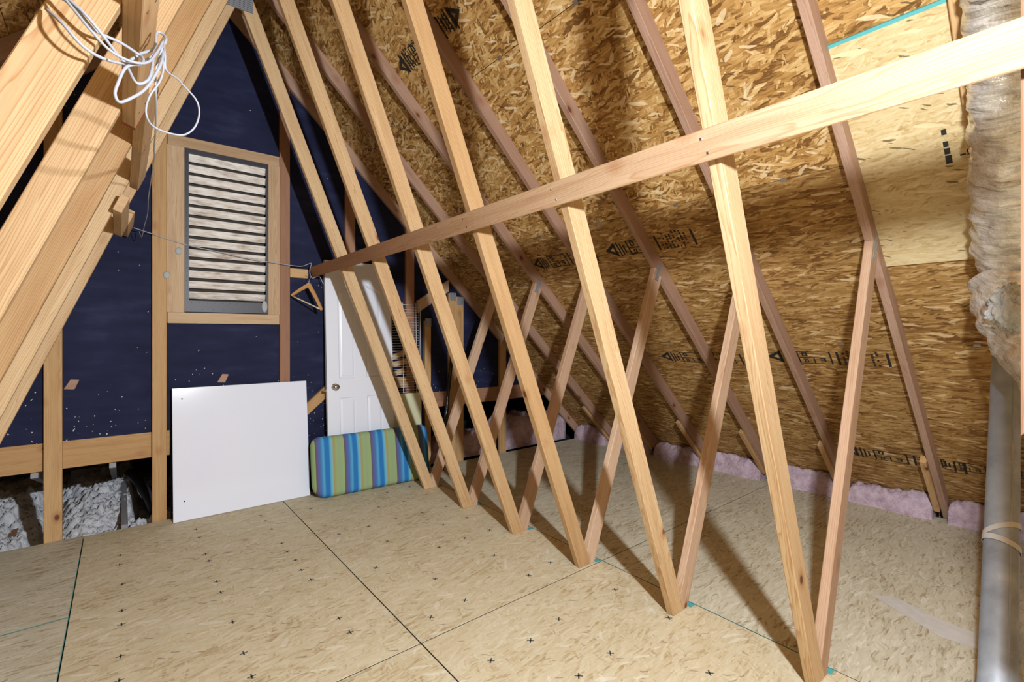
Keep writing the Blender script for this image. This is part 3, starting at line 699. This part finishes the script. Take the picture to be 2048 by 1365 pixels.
# blown fibre beyond the gable frame
bm = bmesh.new(); nx, ny = 250, 210; V = []
for i in range(nx + 1):
    row = []
    for j in range(ny + 1):
        x = -2.2 + 2.7 * i / nx; y = 4.40 + 2.3 * j / ny
        q = Vector((x * 3.2, y * 3.2, 2.2))
        z = -0.085 + 0.06 * noise.fractal(q, 0.9, 2, 3) + 0.055 * noise.fractal(q * 5, 0.55, 2.2, 7) + 0.09 * (y - 4.4)
        z -= 0.12 * math.exp(-((x + 0.43) / 0.10) ** 2) * (1 if y > 4.6 else 0.6)
        z -= 0.30 * max(0, min(1, (x - 0.06) / 0.07)) * max(0, min(1, (y - 4.62) / .2))
        row.append(bm.verts.new((x, y, z)))
    V.append(row)
for i in range(nx):
    for j in range(ny): bm.faces.new((V[i][j], V[i + 1][j], V[i + 1][j + 1], V[i][j + 1]))
setp(from_bm('blown_insulation', bm, 'blown', None, None, True), 'loose white blown insulation in the low space behind the gable studs', 'insulation', kind='stuff')
# the low roof space beyond the gable: joists, tails, decking, ducts
lj = [(0.002, 0.040, 4.365, 6.0, -0.155, 0.012, 'greyboard', 'grey floor joist running back through the white blown insulation'),
      (-0.62, -0.582, 4.365, 6.2, -0.2, -0.06, 'darkwood', 'dark floor joist at the far left in the white blown insulation')]
for x0, x1, y0, y1, z0, z1, mt, lb in lj:
    setp(box('floor_joist', (x0, y0, z0), (x1, y1, z1), mt, None, 'Y'), lb, 'joist')
setp(stick('rafter_tail', (-0.045, 4.425, 0.46), (-0.045, 5.9, 0.035), 0.089, T, (0, 0.3, 1), 'greyboard'), 'grey sloping rafter tail hanging below the header board', 'rafter')
setp(stick('rafter_tail', (-0.44, 4.425, 0.46), (-0.44, 5.9, 0.035), 0.089, T, (0, 0.3, 1), 'greyboard'), 'brown rafter tail partly behind the left gable stud', 'rafter')
ld = empty('wall_lower', (0, 5.2, 0.3), kind='structure')
stick('roof_decking', (-1.2, 4.44, 0.60), (-1.2, 6.9, -0.11), 4.4, 0.012, (1, 0, 0), 'roof_low', ld, 0)
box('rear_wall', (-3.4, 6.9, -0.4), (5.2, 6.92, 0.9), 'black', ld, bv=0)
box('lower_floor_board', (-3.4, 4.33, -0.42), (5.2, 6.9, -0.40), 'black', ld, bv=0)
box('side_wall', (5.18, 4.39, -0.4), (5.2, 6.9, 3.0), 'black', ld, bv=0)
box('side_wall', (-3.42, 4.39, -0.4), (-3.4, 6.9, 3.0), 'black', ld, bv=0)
stick('roof_decking', (3.0, 4.44, 0.72), (3.0, 6.9, 0.40), 4.4, 0.012, (1, 0, 0), 'roof_low', ld, 0)
setp(box('grey_baffle', (-0.36, 6.02, -0.02), (0.0, 6.05, 0.10), 'greyboard', None), 'grey sheet baffle standing behind the white blown insulation', 'baffle')
setp(box('grey_baffle', (-0.98, 6.16, -0.02), (-0.47, 6.19, 0.09), 'greyboard', None), 'grey sheet baffle at left behind the white blown insulation', 'baffle')
dk = empty('dark_elbow', (0.15, 5.4, -0.1), label='dark round duct elbow in the gap beside the grey joist', cat='duct')
tube('elbow_tube', [(0.07, 5.75, 0.06), (0.12, 5.5, 0.03), (0.18, 5.2, -0.03), (0.22, 5.0, -0.12)], 0.04, 'darkgrey', dk, 16, 8)

# ------------------------------------------------------------------ white panel leaning on the studs
wp = empty('white_panel', (0.765, 4.205, 0.0), label='square glossy white panel leaning below the louvered vent', cat='panel')
up = Vector((0, 0.112, 0.96)).normalized(); 
bm = bmesh.new(); bmesh.ops.create_cube(bm, size=1)
for v in bm.verts: v.co = Vector((v.co.x * 0.946, v.co.y * 0.018, v.co.z * 0.966 + 0.483))
bevel(bm, 0.002)
mwp = frame((0, 0.009, 0.002), (1, 0, 0), up)
from_bm('panel_board', bm, 'white', wp, mwp)
for x, z in ((-0.413, 0.885), (-0.405, 0.14)):
    o = tube('screw_hole', [(0, -0.0096, 0), (0, -0.0088, 0)], 0.0055, 'black', None, 12, 0); o.parent = wp
    o.matrix_local = mwp @ Matrix.Translation((x, -0.0096, z))

# ------------------------------------------------------------------ striped cushion
cu = empty('lounge_cushion', (1.75, 4.05, 0.0), label='blue and green striped outdoor cushion leaning against the white door', cat='cushion')
bm = bmesh.new(); nu, nvv = 56, 30; Wc, Hc, Tc = 1.06, 0.50, 0.09
def csurf(side):
    rows = []
    for j in range(nvv + 1):
        row = []
        for i in range(nu + 1):
            a = -1 + 2 * i / nu; b = -1 + 2 * j / nvv
            # square to rounded rectangle
            x = a * Wc / 2; z = b * Hc / 2; R = 0.12 if (x < 0 and z < 0) else 0.07
            ix, iz = Wc / 2 - R, Hc / 2 - R
            ax, az = abs(x), abs(z)
            if ax > ix and az > iz:
                dx, dz = ax - ix, az - iz; m_ = max(dx, dz); l_ = math.hypot(dx, dz)
                if l_ > 0: ax, az = ix + dx * m_ / l_, iz + dz * m_ / l_
            x = math.copysign(ax, x); z = math.copysign(az, z)
            ed = min(Wc / 2 - abs(a * Wc / 2), Hc / 2 - abs(b * Hc / 2))
            t = min(1, ed / 0.045); yy = Tc / 2 * math.sqrt(1 - (1 - t) ** 2) * 0.72 + 0.28 * Tc / 2
            yy += 0.012 * (1 - a * a) * (1 - b * b) + 0.004 * noise.noise(Vector((a * 3, b * 2, side)))
            row.append((x, side * yy, z))
        rows.append(row)
    return rows
for side in (-1, 1):
    rows = csurf(side); V = [[bm.verts.new(p) for p in r] for r in rows]
    for j in range(nvv):
        for i in range(nu): bm.faces.new((V[j][i], V[j][i + 1], V[j + 1][i + 1], V[j + 1][i]))
    if side == -1: V0 = V
ring = lambda V: [V[0][i] for i in range(nu)] + [V[j][nu] for j in range(nvv)] + [V[nvv][i] for i in range(nu, 0, -1)] + [V[j][0] for j in range(nvv, 0, -1)]
r0, r1 = ring(V0), ring(V)
for i in range(len(r0)): bm.faces.new((r0[i], r0[(i + 1) % len(r0)], r1[(i + 1) % len(r1)], r1[i]))
mc = frame((-0.005, 0.030, 0.252), (1, -0.035, 0), (0, 0.15, 1))
co = from_bm('cushion_cover', bm, 'cushion', cu, mc, True)
bm = bmesh.new()
for sgn in (-1,):
    pts = []
rp = [Vector(v) for v in [(p[0], p[1], p[2]) for p in []]]

# ------------------------------------------------------------------ leaning door slab
dr = empty('door_slab', (1.70, 4.12, 0.0), label='white panelled interior door leaning behind the striped cushion', cat='door')
DW, DH = 0.612, 2.02
bm = bmesh.new()
def loop2(pts):
    vs_ = [bm.verts.new((p[0], 0, p[1])) for p in pts]
    return vs_, [bm.edges.new((vs_[i], vs_[(i + 1) % len(vs_)])) for i in range(len(vs_))]
edges = []; _, e = loop2([(0, 0), (DW, 0), (DW, DH), (0, DH)]); edges += e; pans = []
px = [(0.105, 0.255), (0.357, 0.507)]
for xa, xb in px:
    vs_, e = loop2([(xa, 0.20), (xb, 0.20), (xb, 0.80), (xa, 0.80)]); edges += e; pans.append(vs_)
for q, (xa, xb) in enumerate(px):
    top = []
    for i in range(9):
        t = i / 8; x = xb + (xa - xb) * t; f_ = (x - 0.105) / 0.402
        top.append((x, 1.75 + 0.115 * math.sin(PI * f_) ** 1.0))
    vs_, e = loop2([(xa, 0.97), (xb, 0.97)] + top); edges += e; pans.append(vs_)
bmesh.ops.triangle_fill(bm, use_beauty=True, use_dissolve=False, edges=edges, normal=(0, -1, 0))
bm.verts.ensure_lookup_table()
pf = []
for vs_ in pans:
    inside = [f for f in bm.faces if all(v in vs_ for v in f.verts)]
    if inside: bmesh.ops.delete(bm, geom=inside, context='FACES_ONLY')
    pf.append(bm.faces.new(vs_))
bmesh.ops.recalc_face_normals(bm, faces=bm.faces)
for f in bm.faces:
    if f.normal.y > 0: f.normal_flip()
for f in pf:
    bmesh.ops.inset_region(bm, faces=[f], thickness=0.012, depth=-0.007)
    bmesh.ops.inset_region(bm, faces=[f], thickness=0.006, depth=0.0)
    bmesh.ops.inset_region(bm, faces=[f], thickness=0.022, depth=0.0065)
# sides and back
b = [bm.verts.new(p) for p in [(0, 0, 0), (DW, 0, 0), (DW, 0, DH), (0, 0, DH), (0, 0.035, 0), (DW, 0.035, 0), (DW, 0.035, DH), (0, 0.035, DH)]]
for f in ((0, 1, 5, 4), (1, 2, 6, 5), (2, 3, 7, 6), (3, 0, 4, 7), (4, 5, 6, 7)): bm.faces.new([b[i] for i in f])
me = bpy.data.meshes.new('door_leaf'); bm.to_mesh(me); bm.free(); me.materials.append(M['doorwhite'])
md_ = frame((1.386 - 1.70, 0.055, 0.002), (1, 0, 0), (0, 0.125, 2.0))
from_me('door_leaf', me, dr, md_)
def lathe(name, prof, mat, parent, mw, n=28):
    bm = bmesh.new(); R = []
    for r, h_ in prof: R.append([bm.verts.new((r * math.cos(2 * PI * k / n), r * math.sin(2 * PI * k / n), h_)) for k in range(n)])
    for i in range(len(R) - 1):
        for k in range(n): bm.faces.new((R[i][k], R[i][(k + 1) % n], R[i + 1][(k + 1) % n], R[i + 1][k]))
    bm.faces.new(R[0][::-1]); bm.faces.new(R[-1])
    return from_bm(name, bm, mat, parent, mw, True)
lathe('door_knob', [(0.031, 0), (0.031, 0.004), (0.026, 0.007), (0.012, 0.010), (0.011, 0.024), (0.020, 0.030), (0.0255, 0.040), (0.026, 0.048), (0.020, 0.056), (0.010, 0.058)], 'chrome', dr, md_ @ Matrix.Translation((0.068, -0.0, 0.90)) @ Matrix.Rotation(PI / 2, 4, 'X'))
o = stick('latch_plate', (0, 0, 0), (0, 0, 0.055), 0.024, 0.002, (0, 1, 0), 'chrome', None, 0); o.parent = dr; o.matrix_local = md_ @ Matrix.Translation((-0.001, 0.0175, 0.872)) @ o.matrix_local

# ------------------------------------------------------------------ wire shelf standing on end
ws = empty('wire_shelf', (2.17, 4.285, 0.0), label='white wire closet shelf standing on end beside the door', cat='shelf')
mws = frame((0, 0, 0), (1, 0, 0), (0, 0.02, 1))
rod = tube('wire', [(-0.148, 0, 0), (0, 0, 0), (0.148, 0, 0)], 0.0017, 'wirewhite', None, 6, 0)
wm = rod.data; bpy.data.objects.remove(rod)
for i in range(64):
    o = bpy.data.objects.new('wire', wm); C.objects.link(o); o.parent = ws
    o.matrix_local = mws @ Matrix.Translation((-0.148, 0, 0.055 + i * 0.0254))
for x, y_ in ((-0.14, 0.004), (-0.025, 0.004), (0.118, 0.004), (0.148, 0.0), (0.150, -0.026)):
    o = tube('long_rod', [(0, 0, 0.03), (0, 0, 0.8), (0, 0, 1.675)], 0.0032, 'wirewhite', None, 8, 0); o.parent = ws
    o.matrix_local = mws @ Matrix.Translation((x, y_, 0.03))
cb = setp(box('cream_board', (2.0, 4.235, 0.002), (2.295, 4.253, 0.785), 'cream', None, 'Z'), 'pale cream board standing in front of the wire shelf foot', 'board')
for i, (z, x0, x1, tl) in enumerate([(1.165, 2.03, 2.20, 0.03), (1.085, 2.03, 2.235, 0.02), (0.99, 2.03, 2.16, 0.02), (0.92, 2.03, 2.18, -0.01), (0.865, 2.03, 2.20, 0.0)]):
    setp(stick('wood_offcut', (x0, 4.325, z - tl), (x1, 4.325, z + tl), 0.05, 0.028, (0, 0, 1), 'trim'), 'pale wood offcut behind the wire shelf, %s of the five from the top' % ['first', 'second', 'third', 'fourth', 'lowest'][i], 'wood offcut', 'wood offcuts behind the wire shelf')
bp = empty('wrapped_pole', (2.5, 4.2, 0.0), label='thin pole wrapped in shiny black plastic behind the truss webs', cat='pole')
tube('plastic_wrap', [(2.49, 4.16, 0.003), (2.535, 4.18, 0.4), (2.60, 4.21, 0.8), (2.68, 4.25, 1.25)], 0.02, 'blackwrap', bp, 14, 10, lambda s, a: 0.019 + 0.007 * noise.noise(Vector((math.cos(a) * 2, math.sin(a) * 2, s * 14))) - 0.008 * max(0, s - .8))

# ------------------------------------------------------------------ coat hanger
ch = empty('coat_hanger', (1.225, 4.20, 1.80), label='wooden coat hanger hung from the end of the long brace', cat='hanger')
# arms droop either side of the hook, the hanger turned toward the wall
c0 = Vector((1.226, 4.20, 1.778)); lt = Vector((1.118, 4.315, 1.690)); rt = Vector((1.300, 4.105, 1.567))
ax_ = (rt - lt).normalized(); hn = ax_.cross(c0 - lt).normalized(); hu = hn.cross(ax_)
mid = (lt + rt) / 2
def arm_pts(tip):
    d = tip - c0; return [c0 - d * 0.02, c0 + d * 0.22 + hu * 0.004, c0 + d * 0.6 + hu * 0.006, tip]
def flat_arm(name, pts, w0, w1, th):
    P = spline(pts, 6); bm = bmesh.new(); pr = None; nrm = hn
    for i, p in enumerate(P):
        t = i / (len(P) - 1); wd = w0 + (w1 - w0) * t
        Tn = (P[min(i + 1, len(P) - 1)] - P[max(i - 1, 0)]).normalized(); u = nrm.cross(Tn).normalized()
        q = [bm.verts.new(p + u * wd * a + nrm * th * b_ - ch.location) for a, b_ in ((-.5, -.5), (.5, -.5), (.5, .5), (-.5, .5))]
        if pr:
            for k in range(4): bm.faces.new((pr[k], pr[(k + 1) % 4], q[(k + 1) % 4], q[k]))
        else: bm.faces.new(q[::-1])
        pr = q
    bm.faces.new(pr)
    return from_bm(name, bm, 'hanger', ch)
flat_arm('arm', arm_pts(lt), 0.034, 0.018, 0.014)
flat_arm('arm', arm_pts(rt), 0.034, 0.018, 0.0142)
tube('trouser_bar', [lt.lerp(rt, 0.06), mid, lt.lerp(rt, 0.94)], 0.0055, 'hbar', ch, 10, 3)
hz = Vector((0, 0, 1)); hx = Vector((0.6, -0.8, 0))
tube('hook', [c0, c0 + hz * 0.035, c0 + hz * 0.055 + hx * 0.01, c0 + hz * 0.072 + hx * 0.018, c0 + hz * 0.09 + hx * 0.006, c0 + hz * 0.088 - hx * 0.012], 0.0017, 'nail', ch, 8, 8)

# ------------------------------------------------------------------ cables
CB = {
'A': ([(-0.111, 1.28, 1.991), (-0.085, 1.24, 1.953), (-0.057, 1.24, 1.922), (-0.026, 1.26, 1.917), (0.011, 1.3, 1.938), (0.042, 1.34, 1.973), (0.069, 1.38, 2.026), (0.083, 1.4, 2.062), (0.080, 1.42, 2.084), (0.067, 1.42, 2.085), (0.060, 1.38, 2.027), (0.033, 1.34, 1.985), (0.017, 1.32, 1.957)], 0.0031, 'thick white cable running from the left web to the looped bundle'),
'B': ([(-0.09, 1.26, 2.012), (-0.068, 1.25, 1.996), (-0.04, 1.26, 1.969), (-0.001, 1.28, 1.969), (0.028, 1.31, 1.97), (0.037, 1.3, 1.958), (0.034, 1.28, 1.937), (0.016, 1.27, 1.924), (0.005, 1.26, 1.906), (-0.004, 1.25, 1.873), (-0.009, 1.25, 1.851), (-0.006, 1.25, 1.837), (0.001, 1.25, 1.835), (0.016, 1.26, 1.851), (0.036, 1.28, 1.88), (0.053, 1.3, 1.918), (0.070, 1.33, 1.974), (0.078, 1.38, 2.033)], 0.0031, 'white cable hanging in the long teardrop loop below the brace'),
'C': ([(-0.081, 1.25, 2.011), (-0.054, 1.24, 1.985), (-0.028, 1.25, 1.959), (-0.011, 1.27, 1.945), (0.008, 1.29, 1.932), (0.021, 1.27, 1.895), (0.031, 1.27, 1.89), (0.045, 1.28, 1.907), (0.052, 1.3, 1.939), (0.056, 1.33, 1.983)], 0.003, 'white cable making the small inner loop of the bundle'),
'D': ([(0.078, 1.4, 2.063), (0.079, 1.36, 2.009), (0.081, 1.36, 1.975), (0.106, 1.4, 1.979), (0.12, 1.42, 1.975), (0.148, 1.45, 1.961), (0.155, 1.45, 1.931), (0.147, 1.44, 1.893), (0.131, 1.43, 1.866), (0.112, 1.42, 1.852), (0.081, 1.4, 1.845), (0.057, 1.38, 1.846), (0.046, 1.36, 1.855), (0.044, 1.35, 1.874), (0.051, 1.34, 1.9), (0.067, 1.34, 1.933), (0.075, 1.35, 1.968), (0.076, 1.36, 2.005)], 0.0022, 'thin white wire in a wide round loop before the navy wall'),
'E': ([(0.075, 1.36, 2.028), (0.062, 1.36, 1.968), (0.064, 1.4, 1.916), (0.072, 1.6, 1.913), (0.082, 1.9, 1.951), (0.096, 2.2, 2.022), (0.105, 2.5, 2.072), (0.110, 2.8, 2.087), (0.114, 3.2, 2.093), (0.124, 3.6, 2.089), (0.118, 3.9, 2.066), (0.111, 4.1, 2.026), (0.105, 4.2, 2.052), (0.10, 4.25, 2.085)], 0.0022, 'thin white wire trailing from the bundle back to the gable vent'),
'G': ([(-0.10, 1.255, 2.03), (-0.07, 1.235, 1.985), (-0.045, 1.225, 1.95), (-0.015, 1.235, 1.925), (0.02, 1.255, 1.925), (0.045, 1.28, 1.945), (0.062, 1.32, 1.99), (0.076, 1.36, 2.04)], 0.0027, 'white cable drooping in front of the left web above the bundle'),
'F': ([(-0.02, 1.24, 1.908), (-0.005, 1.26, 1.917), (0.017, 1.28, 1.931)], 0.0028, 'short cut white cable end poking out left of the bundle'),
'L': ([(0.07, 4.2, 2.097), (0.192, 4.325, 2.085), (0.374, 4.325, 2.036), (0.599, 4.325, 2.002), (0.806, 4.32, 1.971), (1.024, 4.3, 1.949), (1.182, 4.3, 1.942), (1.245, 4.315, 1.965), (1.275, 4.30, 1.975), (1.252, 4.27, 1.905), (1.270, 4.26, 1.845), (1.33, 4.27, 1.865), (1.36, 4.25, 1.80)], 0.003, 'grey cable strung across the louvered vent to the brace end'),
}
for k, (pts, r, lb) in CB.items(): setp(tube('cable', pts, r, 'cable', None, 8, 7), lb, 'cable', 'white cables')

# ------------------------------------------------------------------ storage at the right edge behind the pipe
bx = empty('storage_carton', (3.9, 0.14, 0.0), label='flower-printed white carton on the floor behind the pipe', cat='box')
box('carton_body', (3.55, -0.25, 0.003), (4.0, 0.155, 0.42), 'carton', bx)
box('carton_lid', (3.54, -0.26, 0.422), (4.01, 0.165, 0.45), 'carton', bx)
hs = empty('coiled_hose', (3.0, 0.02, 0.0), label='grey coiled hose on the floor behind the pipe', cat='hose')
for i in range(5):
    pts = [(3.0 + 0.16 * math.cos(a), 0.02 + 0.16 * math.sin(a), 0.015 + i * 0.024) for a in [2 * PI * k / 16 for k in range(17)]]
    tube('hose_turn', pts, 0.0115, 'darkgrey', hs, 8, 2)
